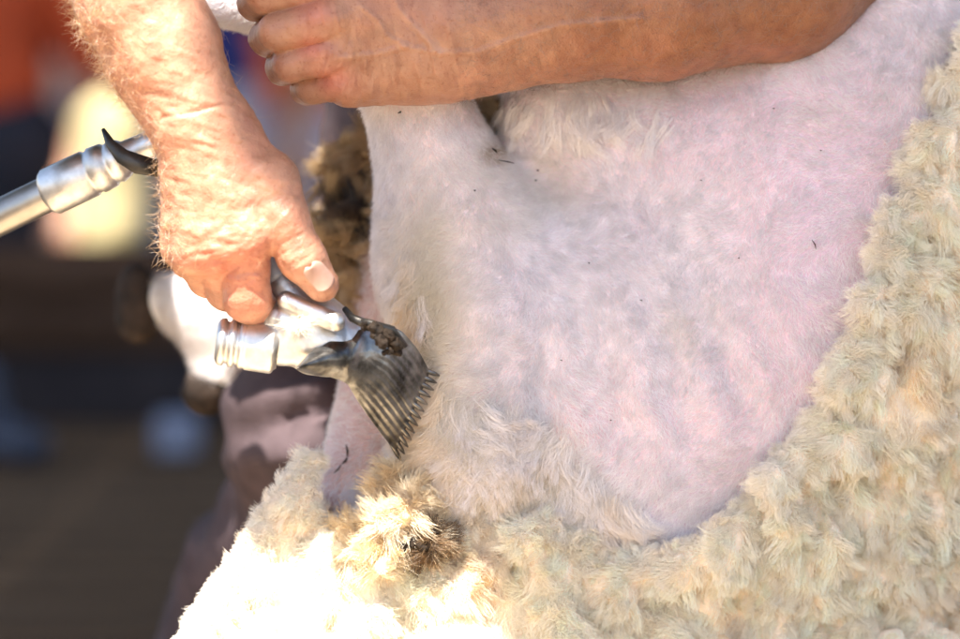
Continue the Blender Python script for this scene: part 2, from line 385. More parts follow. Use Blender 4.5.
# ------------------------------------------------------------------ background people, bale, post, small items
def spectator(name_label, x, y, shirt, trou, z0=-0.6, rot=0.0, hgt=1.75, group='spectators standing behind the platform'):
    e = empty('person', (x, y, z0), name_label, 'person', group); s = hgt / 1.75
    def q(a, b, c):
        cr, sr = math.cos(rot), math.sin(rot); return np.array([x + s * (a * cr - b * sr), y + s * (a * sr + b * cr), z0 + s * c])
    def run(prims, h=0.012, k=0.03):
        g = Grid(np.array([x - .6, y - .5, z0 - .02]), np.array([x + .6, y + .5, z0 + hgt + .08]), h)
        for a, b, ra, rb in prims: g.cone(q(*a), q(*b), ra * s, rb * s, k)
        V, Q = g.mesh(); return smooth(V, Q, 2), Q
    body = [((0, 0, 1.30), (0, 0, 1.52), .075, .055), ((0, -.01, 1.63), (0, 0, 1.56), .082, .068), ((0, -.10, 1.59), (0, -.08, 1.62), .012, .01)]
    for sg in (-1, 1):
        body += [((sg * .21, 0, 1.40), (sg * .27, 0.0, 1.12), .045, .038), ((sg * .27, 0, 1.12), (sg * .24, -.14, .90), .036, .025), ((sg * .24, -.14, .90), (sg * .22, -.18, .82), .032, .02)]
        body += [((sg * (.22 + .012 * f), -.18, .83), (sg * (.205 + .014 * f), -.2, .745), .009, .007) for f in (-1.5, -.5, .5, 1.5)]
    V, Q = run(body); mesh_obj('body', V, Q, M_skin, e, col=np.tile((0.42, 0.22, 0.14), (len(V), 1)))
    sh = [((-.11, 0, 1.36), (.11, 0, 1.36), .115, .115), ((0, 0, 1.36), (0, 0, 1.13), .17, .155), ((-.05, 0, 1.10), (.05, 0, 1.10), .12, .12)]
    for sg in (-1, 1): sh += [((sg * .17, 0, 1.40), (sg * .26, 0, 1.15), .075, .065)]
    V, Q = run(sh); V = V + 0.008 * fbm(V, 0.09, 3, 3)[:, None] * vnorm(V, Q)
    mesh_obj('shirt', V, Q, surf('shirt cloth', [c * .8 for c in shirt], shirt, 9, 0.85), e)
    tr = [((-.07, 0, .97), (.07, 0, .97), .145, .145)]
    for sg in (-1, 1): tr += [((sg * .09, 0, .92), (sg * .10, -.01, .50), .105, .075), ((sg * .10, -.01, .50), (sg * .11, 0, .08), .075, .06)]
    V, Q = run(tr, k=.02); V = V + 0.01 * fbm(V, 0.08, 3, 5)[:, None] * vnorm(V, Q)
    mesh_obj('trousers', V, Q, surf('trouser cloth', [c * .8 for c in trou], trou, 9, 0.85), e)
    for sg in (-1, 1):
        V, Q = run([((sg * .11, .03, .05), (sg * .12, -.16, .04), .045, .035)]); mesh_obj('shoe', V, Q, M_dark, e)
    cap = run([((0, 0, 1.66), (0, 0, 1.68), .09, .088), ((0, -.09, 1.655), (0, -.13, 1.65), .03, .02)]); mesh_obj('hat', *cap, M_dark, e)
    return e
def BX(px, py, D): p = P(px, py, D - 2.0); return p
sp = BX(-46, 100, 6.3); spectator('person in orange shirt and dark navy trousers at the left edge behind the platform', sp[0], sp[1], (0.48, 0.065, 0.015), (0.012, 0.014, 0.03))
sp = BX(165, 100, 6.6); spectator('person in deep blue shirt and pale lilac trousers behind the thick yellow post', sp[0], sp[1], (0.014, 0.022, 0.16), (0.42, 0.40, 0.50), hgt=1.80)
sp = BX(296, 100, 7.4); spectator('person in orange shirt and pale lilac trousers seen under the gripping hand', sp[0], sp[1], (0.60, 0.11, 0.02), (0.42, 0.40, 0.50), hgt=1.72)
def rounded_block(c, sx, sy, sz, r=0.03, h=0.01, amp=0.012):
    g = Grid(np.array(c) - [sx + .05, sy + .05, sz + .05], np.array(c) + [sx + .05, sy + .05, sz + .05], h)
    sl, X = g.block(g.lo, g.lo + g.h * g.n)
    q = [np.maximum(np.abs(X[i] - c[i]) - ((sx, sy, sz)[i] - r), 0) for i in range(3)]
    g.F[:] = np.sqrt(q[0] ** 2 + q[1] ** 2 + q[2] ** 2) - r
    V, Q = g.mesh(); V = V + amp * fbm(V, 0.03, 3, 9)[:, None] * vnorm(V, Q); return V, Q
bc = BX(106, 96, 6.0); V, Q = rounded_block((bc[0], bc[1] + .05, (-0.6 + bc[2]) / 2), 0.058, 0.06, (bc[2] + 0.6) / 2, r=.05, amp=.006)
tag(mesh_obj('gate_post', V, Q, surf('pale yellow timber', (0.36, 0.28, 0.13), (0.52, 0.42, 0.22), 20, 0.9, bumpd=0.01, bscale=80)), 'thick sunlit pale yellow post behind the metal drive tube', 'post')
V, Q = box((-7, 12.0, -0.6), (7, 12.15, 3.6)); sw = empty('shed_wall', (0, 12, -.6), 'dim beige brown shed wall far behind the spectators', 'wall')
mesh_obj('cladding', V, Q, surf('shed boards', (0.10, 0.075, 0.065), (0.17, 0.13, 0.11), 3, .9, stretch=(6, 1, .5)), sw, flat=True)
mesh_obj('roof', *box((-7.2, 11.5, 3.603), (7.2, 14.5, 3.7)), M_dark, sw, flat=True)
V, Q = rounded_block((-.05, -.45, .012), 1.0, 1.3, .011, .004, .01, 0); tag(mesh_obj('bounce_board', V, Q, surf('bounce board plywood', (0.45, 0.33, 0.20), (0.58, 0.44, 0.28), 5, .8, stretch=(1, 8, 1))), 'unseen pale plywood board added under the sheep to bounce sunlight upward', 'board')  # added out of view as a reflector, throws warm sunlight up at the sheep
pc = BX(62, 100, 7.4)
po = mesh_obj('timber_post', *box((pc[0] - .035, pc[1], -0.6), (pc[0] + .035, pc[1] + .08, 1.3)), surf('pale timber', (0.28, 0.20, 0.16), (0.40, 0.30, 0.25), 6, .8, stretch=(8, 8, 1)), flat=True)
tag(po, 'pale pinkish timber post beside the orange shirted spectator', 'post')
c = BX(177, 460, 4.55); V, Q = rounded_block((c[0], c[1], 0.029), .028, .04, .027, .01, .005, .0)
tag(mesh_obj('plastic_box', V, Q, surf('pale blue plastic', (.16, .18, .26), (.22, .24, .33), 20, .5)), 'small pale blue grey box lying on the platform floor', 'box')
c = BX(8, 465, 4.5); g = Grid([c[0] - .12, c[1] - .14, -.005], [c[0] + .1, c[1] + .14, .14], .006)
g.cone((c[0] - .03, c[1], .03), (c[0] + .04, c[1] - .07, .026), .032, .026, .02); g.cone((c[0] - .03, c[1] + .01, .03), (c[0] - .045, c[1] + .01, .10), .033, .036, .02)
V, Q = g.mesh(); tag(mesh_obj('work_boot', V, Q, surf('dark blue leather', (.012, .014, .03), (.03, .034, .06), 30, .5)), 'dark navy boot standing on the platform at the left edge', 'boot')

# ------------------------------------------------------------------ polygon distance in photo pixels
POLY = np.array([(985, 20), (950, 62), (928, 110), (912, 160), (884, 225), (868, 285), (845, 340), (826, 400), (792, 448), (748, 498), (702, 535), (655, 560), (612, 549), (572, 522),
                 (530, 508), (485, 512), (440, 520), (405, 500), (378, 492), (360, 528), (334, 538), (308, 478), (292, 502), (268, 530), (235, 575), (188, 642), (140, 760), (1150, 800), (1200, 20)], float)
def polydist(x, y, poly=POLY):
    """signed, positive inside"""
    x = np.asarray(x, float); y = np.asarray(y, float); d = np.full(x.shape, 1e9); ins = np.zeros(x.shape, bool)
    for (x0, y0), (x1, y1) in zip(poly, np.roll(poly, -1, 0)):
        ex, ey = x1 - x0, y1 - y0; t = np.clip(((x - x0) * ex + (y - y0) * ey) / (ex * ex + ey * ey), 0, 1)
        d = np.minimum(d, np.hypot(x - x0 - t * ex, y - y0 - t * ey))
        c = ((y0 > y) != (y1 > y)) & (x < (x1 - x0) * (y - y0) / (y1 - y0 + 1e-12) + x0); ins ^= c
    return np.where(ins, d, -d)
def blob(x, y, cx, cy, rx, ry=None): ry = ry or rx; return np.exp(-((x - cx) / rx) ** 2 - ((y - cy) / ry) ** 2)

# ------------------------------------------------------------------ sheep body
sheep = empty('sheep', (0.25, 0.3, 0.0), 'half shorn white sheep with bare pinkish belly and cream fleece peeling away below the hands', 'sheep')
g = Grid(P(-20 + 80, 900, 0) - [0, .15, 0] + [0, 0, .06], P(1330, -190, 0) + [0, .62, 0], 0.0038)
print('sheep grid', g.n)
R = lambda px: px * S
ang = math.atan2(0.8, 0.6)
g.ell(P(762, 300, .215), (0.37, 0.222, 0.20), ang, k=.03)
g.cone(P(762, 300, .25), P(1050, -50, .25), .19, .15, .05)
g.cone(P(560, 340, .115), P(640, 420, .12), .092, .10, .04)           # flank in front
g.cone(P(415, 95, .045), P(470, 270, .07), R(50), R(84), .02)          # raised hind leg (thigh)
g.cone(P(486, 340, .038), P(474, 452, .034), R(58), R(60), .03)
g.cone(P(560, 118, .078), P(720, 170, .10), R(62), R(118), .02)
g.cone(P(470, 270, .07), P(540, 400, .10), R(84), R(120), .035)
g.cone(P(500, 440, .085), P(600, 480, .10), R(95), R(110), .035)
g.cone(P(412, 70, .045), P(330, 20, .05), R(46), R(34), .02)           # hock going into the fist
g.cone(P(330, 20, .05), P(180, -22, .06), R(34), R(36), .02)
g.cone(P(402, 190, .13), P(392, 330, .12), R(36), R(44), .01)          # skin fold / other thigh behind
g.cone(P(392, 330, .12), P(362, 490, .085), R(44), R(46), .015)
g.cone(P(400, 250, .2), P(520, 300, .2), R(60), R(90), .03)
g.cone(P(400, 330, .24), P(225, 315, .27), R(50), R(46), .02)          # far foot
g.cone(P(225, 315, .27), P(165, 300, .285), R(46), R(30), .02)
g.cone(P(225, 335, .27), P(215, 372, .26), R(36), R(24), .015)
V, Q = g.mesh(); V = smooth(V, Q, 2); Nn = vnorm(V, Q)
px, py, pw = toPx(V)
# wrinkles and soft shear ridges
rid = blob(px, py, 640, 385, 130, 60)
V = V + Nn * (0.0012 * fbm(V, 0.05, 3, 11) + 0.0030 * rid * np.sin((px * 0.83 - py * 0.25) / 7.5 + 2.5 * fbm(V, .05, 2, 5)) )[:, None]
Nn = vnorm(V, Q); front = pw < 0.16
n1 = fbm(V, 0.06, 3, 21); n2 = fbm(V, 0.015, 3, 25)
pinkA = blob(px, py, 760, 130, 190, 90) * 0.8 + blob(px, py, 690, 420, 180, 110) * 0.8 + blob(px, py, 830, 260, 90, 160) * .9 + blob(px, py, 440, 150, 50, 60) * .25
pinkA = np.clip(pinkA + 0.30 * n1 + .12 * n2, 0, 1)
cw = np.array((0.90, 0.79, 0.80)); cp = np.array((0.76, 0.53, 0.58)); cl = np.array((0.56, 0.45, 0.62))
col = cw + (cp - cw) * (0.25 + 0.7 * pinkA)[:, None]
lil = np.clip(blob(px, py, 650, 520, 120, 70) + blob(px, py, 830, 300, 60, 160) * .7, 0, 1)[:, None]; col = col + (cl - col) * lil * .5
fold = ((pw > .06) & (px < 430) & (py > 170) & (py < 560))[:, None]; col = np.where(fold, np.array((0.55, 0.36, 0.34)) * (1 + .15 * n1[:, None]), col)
yel = np.clip(blob(px, py, 425, 300, 30, 110) + blob(px, py, 470, 480, 80, 50), 0, 1)[:, None]; col = col + (np.array((0.62, 0.50, 0.33)) - col) * yel * .6
foot = (pw > .2) & (px < 330) & (py > 200); col[foot] = (0.62, 0.58, 0.52)
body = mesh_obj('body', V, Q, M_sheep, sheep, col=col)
bV, bQ, bN, bcol = V, Q, Nn, col

def tri_sample(V, Q, wgt, n):
    T = np.concatenate([Q[:, [0, 1, 2]], Q[:, [0, 2, 3]]]); A = np.linalg.norm(np.cross(V[T[:, 1]] - V[T[:, 0]], V[T[:, 2]] - V[T[:, 0]]), axis=1)
    pr = A * wgt[T].mean(1); pr = pr / pr.sum(); ti = rng.choice(len(T), n, p=pr)
    a, b = rng.random(n), rng.random(n); f = a + b > 1; a[f] = 1 - a[f]; b[f] = 1 - b[f]
    return T[ti], np.stack([1 - a - b, a, b], 1)
def interp(A, T, B): return (A[T] * (B[..., None] if A.ndim > 1 else B)).sum(1)

PB = toPx(bV)
# short wool on the belly
def tangent(d, n): return norm(d - (d * n).sum(-1, keepdims=True) * n)
facing = (bN @ (-FW))
pd = polydist(px, py)
wt = np.clip((facing + .35) * 2, 0, 1) * (px > -60) * (px < 1080) * (py < 720) * (py > -60) * (pd < 22) * (px > 158) * (1 - ((py > 378) & (px < 240)))
fuzz = np.clip(0.95 - 0.50 * pinkA + .10 * n2, .2, 1.3)
dens = wt * fuzz; dens = np.where(fold[:, 0], dens * .25, dens)
NB = 400000
T, B = tri_sample(bV, bQ, dens, NB)
p0 = interp(bV, T, B); n0 = norm(interp(bN, T, B)); hx, hy, hw = toPx(p0)
flow = norm(-UP * 0.9 + RT * -0.35)[None] + 0 * p0
a1 = 1.6 * fbm(p0, 0.07, 2, 31) + 1.0 * fbm(p0, 0.018, 2, 35) + rng.normal(0, .35, NB)
base_t = tangent(flow, n0); bt2 = np.cross(n0, base_t)
td = base_t * np.cos(a1)[:, None] + bt2 * np.sin(a1)[:, None]
Lm = np.clip(blob(hx, hy, 480, 455, 75, 60) + .8 * blob(hx, hy, 560, 490, 60, 30) + .5 * blob(hx, hy, 425, 330, 25, 90), 0, 1)
legedge = blob(hx, hy, 375, 180, 30, 110)
L = (0.0034 + 0.0016 * rng.random(NB)) * (1 + .6 * legedge) + 0.013 * Lm * rng.uniform(.5, 1, NB) + .006 * np.exp(-np.abs(polydist(hx, hy)) / 25) * rng.random(NB)
L = np.where((hw > .2), L * 1.6, L)
lift = 0.45 + .25 * rng.random(NB) + .3 * Lm
K = 5; t = np.linspace(0, 1, K)
jit = norm(rng.normal(size=(NB, 3)))
pts = p0[:, None] + L[:, None, None] * (t[None, :, None] * td[:, None] * .9 + (t - .45 * t ** 2)[None, :, None] * (n0 * lift[:, None])[:, None] + (t ** 2)[None, :, None] * .35 * jit[:, None])
hc = np.tile((0.95, 0.91, 0.925), (NB, 1)) * rng.uniform(.85, 1.05, (NB, 1)) * (1 + .10 * np.clip(fbm(p0, .006, 2, 131), -1, 1))[:, None]
nz = fbm(p0, 0.04, 2, 41)[:, None]
warm = np.clip(Lm * .8 + blob(hx, hy, 425, 300, 40, 130) * .8 + .25 * nz[:, 0] + blob(hx, hy, 540, 190, 60, 40) * .4, 0, 1)[:, None]
hc = hc * (1 - warm) + np.array((0.80, 0.72, 0.58)) * warm
hb = (hw > .2) * np.clip(blob(hx, hy, 190, 345, 30, 30) + blob(hx, hy, 165, 290, 14, 40) + .4 * fbm(p0, .02, 2, 141), 0, 1)
hc = hc * (1 - .6 * hb[:, None]) + np.array((.25, .15, .08)) * .6 * hb[:, None]
dirty = np.clip(blob(hx, hy, 420, 395, 16, 60) + blob(hx, hy, 405, 465, 30, 22) + 1.1 * blob(hx, hy, 492, 152, 14, 11), 0, 1)[:, None] * (rng.random((NB, 1)) < .75)
hc = hc * (1 - dirty * .8) + np.array((0.38, 0.25, 0.12)) * dirty * .8
curves_obj('belly_wool', pts, 0.00009 * np.array([1, 1, .9, .7, .3]), M_hairb, sheep, col=hc)
print('belly', time.time() - T0)

# ------------------------------------------------------------------ fleece
def skinw(x, y):
    du = (x - 762) * S; dv = (300 - y) * S; al = du * .6 + dv * .8; pe = -du * .8 + dv * .6
    return .215 - .20 * np.sqrt(np.clip(1 - (al / .37) ** 2 - (pe / .222) ** 2, .02, 1))
def fleece_w(x, y):
    pl = 0.028 - 0.00013 * (y - 450) + .0001 * np.clip(300 - x, 0, 200) + 0.00016 * np.clip(x - 560, 0, 600)
    return np.minimum(skinw(x, y) - .028, pl)
g = Grid(P(100, 860, 0) - [0, .16, 0], P(1200, -30, 0) + [0, .30, 0], 0.0026)
print('fleece grid', g.n)
cnt = 0; pts2 = []
while len(pts2) < 520 and cnt < 60000:
    cnt += 1; x = rng.uniform(100, 1160); y = rng.uniform(-10, 800); d = polydist(np.array([x]), np.array([y]))[0]
    if d < 11: continue
    r = rng.uniform(17, 46) if d > 45 else rng.uniform(15, 26); r = min(r, d + 3)
    if any((x - a) ** 2 + (y - b) ** 2 < (0.62 * (r + c)) ** 2 for a, b, c in pts2): continue
    pts2.append((x, y, r))
for x, y, r in pts2:
    wv = float(fleece_w(np.array(x), np.array(y))) + rng.uniform(-.010, .013) + R(r) * .75
    dd_ = polydist(np.array([x]), np.array([y]))[0]; el = 1 + .75 * min(1, max(0, (dd_ - 30) / 40)); aa = 1.57 + rng.normal(0, .35) + .25 * math.sin(x * .013 + y * .02)
    g.ell(P(x, y, wv), (R(r) * el * .95, R(r) * rng.uniform(.55, .85), R(r) * .95), aa, k=.0045)
    g.cone(P(x, y, wv), P(x, y, wv + .05), R(r) * .95, R(r) * .8, .01)
for (xa, ya), (xb, yb), ra in (((309, 464), (288, 503), 11), ((288, 503), (262, 548), 16), ((262, 548), (232, 592), 18), ((232, 592), (205, 650), 20)):
    g.cone(P(xa, ya, .035), P(xb, yb, .025), R(ra), R(ra + 3), .006)
for x in np.arange(130, 1150, 34):                                     # inner mass behind the lumps
    for y in np.arange(0, 800, 34):
        d = polydist(np.array([x]), np.array([y]))[0]
        if d > 20: wv = float(fleece_w(np.array(x), np.array(y))); r = min(d - 4, 40); g.cone(P(x, y, wv + .022 + R(r)), P(x, y, wv + .09), R(r), R(r) * .8, .012)
V, Q = g.mesh(); Nn = vnorm(V, Q)
V = V + Nn * (0.0030 * fbm(V * np.array([1, 1, .45]), .014, 3, 51) + .0012 * fbm(V * np.array([1, 1, .3]), .004, 2, 57))[:, None]; Nn = vnorm(V, Q); px, py, pw = toPx(V)
n1 = fbm(V, .05, 3, 55)
ocr = np.clip(blob(px, py, 930, 400, 25, 40) * .9 + blob(px, py, 950, 600, 50, 45) * .5 + blob(px, py, 480, 575, 25, 40) * .9 + .30 * n1 - .08 + blob(px, py, 720, 630, 20, 25) * .7, 0, 1)[:, None]
col = np.array((0.92, 0.77, 0.62)) * (1 - ocr) + np.array((0.76, 0.55, 0.30)) * ocr
fleece = mesh_obj('fleece', V, Q, M_wool, sheep, col=col)
fac = Nn @ (-FW)
wt = np.clip((fac + .2) * 1.2, 0, 1) * (px > 60) * (px < 1060) * (py < 730) * (py > -40)
edgew = 1 + 2.0 * np.exp(-np.clip(polydist(px, py), 0, 100) / 14)
NL, HP = 9000, 48
T, B = tri_sample(V, Q, wt * edgew, NL); p0 = interp(V, T, B); n0 = norm(interp(Nn, T, B)); lx, ly, lw = toPx(p0); c0 = interp(col, T, B)
dist = polydist(lx, ly)
ed = np.exp(-np.clip(dist, 0, 200) / 18)
dn = -UP[None] * 1.0 + RT[None] * (0.25 * fbm(p0, .12, 2, 61))[:, None]
nd = np.stack([fbm(p0, .035, 2, 63 + i) for i in range(3)], 1)
# near the border the staples stand out towards the shorn skin
gx = polydist(lx + 2, ly) - polydist(lx - 2, ly); gy = polydist(lx, ly + 2) - polydist(lx, ly - 2)
outw = -norm(RT[None] * gx[:, None] - UP[None] * gy[:, None])
d = norm(tangent(dn, n0) * .75 * (1 - ed)[:, None] + n0 * (.42 + .3 * ed)[:, None] + outw * (.35 * ed)[:, None] + nd * .62)
LL = rng.uniform(.007, .017, NL) * (1 - .15 * ed)
LL = np.where(lx < 330, LL * .8, LL)
tipc = norm(np.cross(d, rng.normal(size=(NL, 3))))
K = 8; t = np.linspace(0, 1, K)
droop = rng.uniform(.05, .35, NL)
pathc = p0[:, None] - (n0 * .004)[:, None] + LL[:, None, None] * (t[None, :, None] * d[:, None] + (t ** 2)[None, :, None] * (-UP * droop[:, None] + tipc * .55)[:, None])
u = norm(np.cross(d, UP[None])); v = np.cross(d, u)
r0 = rng.uniform(.003, .0065, NL)
th = rng.uniform(0, 6.283, (NL, HP)); rr = np.sqrt(rng.random((NL, HP)))
taper = (1 - .30 * t ** 2)[None, None, :]
ox = (rr * np.cos(th) * r0[:, None])[..., None] * taper; oy = (rr * np.sin(th) * r0[:, None])[..., None] * taper
ph = rng.uniform(0, 6.28, NL)[:, None, None]; cr = 0.0007 * np.sin(t[None, None, :] * 17 + ph + .6 * rng.normal(size=(NL, HP, 1))) * np.minimum(1, t * 3)
jx = rng.normal(0, .0014, (NL, HP, 1)) * (t ** 1.5)[None, None]; jy = rng.normal(0, .0014, (NL, HP, 1)) * (t ** 1.5)[None, None]
lens = rng.uniform(.72, 1.06, (NL, HP, 1, 1))
pts = p0[:, None, None] + (pathc - p0[:, None])[:, None] * lens + (ox + cr + jx)[..., None] * u[:, None, None] + (oy + jy)[..., None] * v[:, None, None]
dz = rng.normal(0, .05, (NL, 1))
lc = (np.clip(c0 * 1.2, 0, .93) * .3 + np.array((0.995, 0.878, 0.735)) * .7) * (1 + dz)
lc = lc * (1 - .5 * ed[:, None]) + np.array((0.98, 0.90, 0.85)) * .5 * ed[:, None]
lc = np.repeat(np.clip(lc, 0, .96)[:, None], HP, 1).reshape(-1, 3)
curves_obj('wool_locks', pts.reshape(-1, K, 3), 0.00011 * np.array([1, 1, 1, 1, .9, .8, .6, .3]), M_lock, fleece, col=lc)
print('fleece', time.time() - T0)

wt = np.clip(1.2 * blob(PB[0], PB[1], 485, 462, 62, 36) + .9 * blob(PB[0], PB[1], 575, 512, 50, 18) + .17 * blob(PB[0], PB[1], 590, 118, 120, 32) + 1.1 * blob(PB[0], PB[1], 428, 440, 20, 50) + .6 * blob(PB[0], PB[1], 412, 345, 13, 70) - .08, 0, 1) * (PB[2] < .16)
NT, HT = 3000, 50; T, B = tri_sample(bV, bQ, wt, NT); p0 = interp(bV, T, B); n0 = norm(interp(bN, T, B)); tx, ty, tw = toPx(p0)
d = norm(tangent(-UP[None] * .8 + RT[None] * (.6 * fbm(p0, .03, 2, 111))[:, None] + np.stack([fbm(p0, .02, 2, 113 + i) for i in range(3)], 1) * .6, n0) + n0 * .45); K = 7; t = np.linspace(0, 1, K)
s1 = norm(np.cross(d, rng.normal(size=(NT, 3)))); LL = rng.uniform(.010, .020, NT)
path = p0[:, None] + LL[:, None, None] * (t[None, :, None] * d[:, None] + (t ** 2)[None, :, None] * (s1 * .5 - n0 * .25)[:, None])
off = rng.normal(0, .0022, (NT, HT, 1, 3)) * (1 - .3 * t)[None, None, :, None] + rng.normal(0, .0010, (NT, HT, 1, 3)) * (t ** 2)[None, None, :, None]
wm = np.clip(blob(tx, ty, 424, 440, 22, 60) + .8 * blob(tx, ty, 408, 340, 16, 80) * rng.random(NT) + .5 * fbm(p0, .02, 2, 119), 0, 1)[:, None]
wm = wm * (ty > 260)[:, None]
tc_ = np.array((.97, .91, .885)) * (1 - wm) + np.array((.86, .70, .50)) * wm
curves_obj('longer_belly_wool', (path[:, None] + off).reshape(-1, K, 3), .0001 * np.array([1, 1, 1, .9, .8, .6, .3]), M_lock, sheep, col=np.repeat(tc_, HT, 0))

# tufts: greasy tan wool behind the leg, dirty tufts below the comb
def tuft(name, c, r, ncl, colA, colB, L=.02, hp=60, seed=1, down=.4, parent=sheep, rad_=.00011, stretch=(1, 1, 1)):
    rg = np.random.default_rng(seed); g = Grid(c - r * 1.6, c + r * 1.6, max(r / 16, .0012))
    for i in range(9):
        o = rg.normal(0, .42, 3) * r * np.array(stretch); g.ell(c + o, np.array((1, .8, .9)) * r * rg.uniform(.28, .5), rg.uniform(0, 3), k=r * .1)
    V, Q = g.mesh(); Nn = vnorm(V, Q); V = V + Nn * (r * .12 * fbm(V, r * .35, 3, seed))[:, None]; Nn = vnorm(V, Q)
    m = np.clip(fbm(V, r * .6, 2, seed + 3) * .8 + .5, 0, 1)[:, None]; col = np.array(colA) * (1 - m) + np.array(colB) * m
    o = mesh_obj(name, V, Q, M_wool, parent, col=col)
    T, B = tri_sample(V, Q, np.ones(len(V)), ncl); p0 = interp(V, T, B); n0 = norm(interp(Nn, T, B)); c0 = interp(col, T, B)
    d = norm(n0 * .5 + rg.normal(0, .75, (ncl, 3)) - UP * down); K = 7; t = np.linspace(0, 1, K); s1 = norm(np.cross(d, rg.normal(size=(ncl, 3))))
    LL = L * rg.uniform(.5, 1.1, ncl); path = p0[:, None] + LL[:, None, None] * (t[None, :, None] * d[:, None] + (t ** 2)[None, :, None] * s1[:, None] * 1.1)
    off = rg.normal(0, .0018, (ncl, hp, 1, 3)) * (1 - .3 * t)[None, None, :, None] + rg.normal(0, .0024, (ncl, hp, 1, 3)) * (t ** 2)[None, None, :, None]
    cr = .0006 * np.sin(t * 15)[None, None, :, None] * s1[:, None, None]
    pts = path[:, None] + off + cr
    curves_obj('wool_locks', pts.reshape(-1, K, 3), rad_ * np.array([1, 1, 1, .9, .8, .6, .3]), M_lock, o, col=np.repeat(c0, hp, 0))
    return o
TAN, TAN2, BR = (0.50, 0.33, 0.17), (0.62, 0.46, 0.27), (0.12, 0.08, 0.055)
tuft('wool_tuft', P(350, 170, .14), R(34), 120, TAN, TAN2, .02, seed=2)
tuft('wool_tuft', P(372, 150, .12), R(24), 90, BR, TAN, .016, seed=3)
tuft('wool_tuft', P(345, 245, .13), R(38), 140, TAN, TAN2, .022, seed=4)
tuft('wool_tuft', P(372, 205, .13), R(30), 100, (0.06, .045, .035), BR, .018, seed=5)
tuft('wool_tuft', P(345, 290, .12), R(26), 90, TAN2, TAN, .018, seed=6)
tuft('dirty_wool_tuft', P(415, 512, .004), R(30), 160, (0.68, 0.48, 0.25), (.92, .82, .64), .010, seed=8, down=0)
tuft('dirty_wool_tuft', P(378, 535, -.002), R(32), 160, (0.74, 0.55, 0.30), (.95, .87, .70), .010, seed=9, down=0)
tuft('dirty_wool_tuft', P(430, 540, .0), R(20), 90, (0.08, .055, .04), (0.35, .2, .08), .008, seed=10, down=0)
tuft('dirty_wool_tuft', P(385, 478, .012), R(15), 60, (0.66, 0.48, 0.28), (.85, .74, .55), .008, seed=12, down=0)
tuft('dirty_wool_tuft', P(474, 112, .085), R(20), 60, (0.25, 0.17, 0.10), (.5, .4, .28), .012, seed=14)
dl = []
for (x, y, ww, r) in [(404, 547, -.014, 5), (413, 543, -.015, 6), (421, 546, -.015, 7), (429, 541, -.013, 5), (436, 533, -.010, 3), (437, 516, -.004, 2), (396, 551, -.013, 3)]:
    gg = Grid(P(x, y, ww) - R(r) * 1.6, P(x, y, ww) + R(r) * 1.6, R(r) / 7); gg.ell(P(x, y, ww), (R(r), R(r) * .7, R(r) * .8), rng.uniform(0, 3))
    v, q = gg.mesh(); v = v + vnorm(v, q) * (R(r) * .25 * fbm(v, R(r) * .6, 2, 4))[:, None]; dl.append((v, q))
mesh_obj('dirt_clumps', *parts_merge(dl), M_dirt, sheep)['kind'] = 'stuff'
# small black grass seeds and specks
bg_ = []
def skin_w(x, y):
    m = np.argmin((toPx(bV)[0] - x) ** 2 + (toPx(bV)[1] - y) ** 2 + 2000 * (toPx(bV)[2])); return toPx(bV[m:m + 1])[2][0]
PXB = toPx(bV)
def skin_w(x, y):
    s = (np.abs(PXB[0] - x) < 5) & (np.abs(PXB[1] - y) < 5); return PXB[2][s].min() if s.any() else 0
for x, y, dx, dy, r in [(398, 113, 3, -2, .9), (492, 148, 5, 5, 1.2), (498, 160, 16, 3, .7), (537, 170, 1, 1, 1.2), (535, 180, 1, 1, 1), (773, 108, 1, 1, .8), (738, 258, 1, 0, .9), (668, 558, -8, 2, 1.1), (440, 459, 6, 0, 1.2), (423, 335, 3, 8, 1.2), (418, 352, -3, 7, 1.0), (346, 445, 1, 12, 1.2), (347, 458, -5, 6, 1.5), (341, 465, -7, 8, 1.1), (455, 492, 2, 1, .8), (640, 300, 2, 1, .6), (588, 262, 1, 2, .6), (700, 180, 2, 1, .5), (610, 420, 1, 1, .6), (560, 360, 2, 1, .5), (820, 150, 1, 1, .6), (812, 240, 4, 9, .7), (474, 190, 1, 1, .9)]:
    ww = skin_w(x, y) - .002; bg_.append(tube([P(x, y, ww), P(x + dx * .5 + 1, y + dy * .5, ww - .001), P(x + dx, y + dy, ww)], [R(r) * .5, R(r), R(r) * .4], 8))
mesh_obj('grass_seeds', *parts_merge(bg_), M_dirt, sheep)['kind'] = 'stuff'

# hooves of the far foot
for c_, rv, rh, an in (((138, 303, .285), 46, 25, .08), ((206, 387, .262), 17, 27, .25)):
    c_ = P(*c_); gg = Grid(c_ - .04, c_ + .04, .0018)
    gg.ell(c_, (R(rh), R(rv), R(28)), an, k=.002); gg.cone(c_ + UP * R(rv * .3), c_ - UP * R(rv * .4), R(rh * .8), R(rh * 1.0), .006)
    V, Q = gg.mesh(); mesh_obj('hoof', V, Q, M_hoof, sheep)
print('sheep', time.time() - T0)

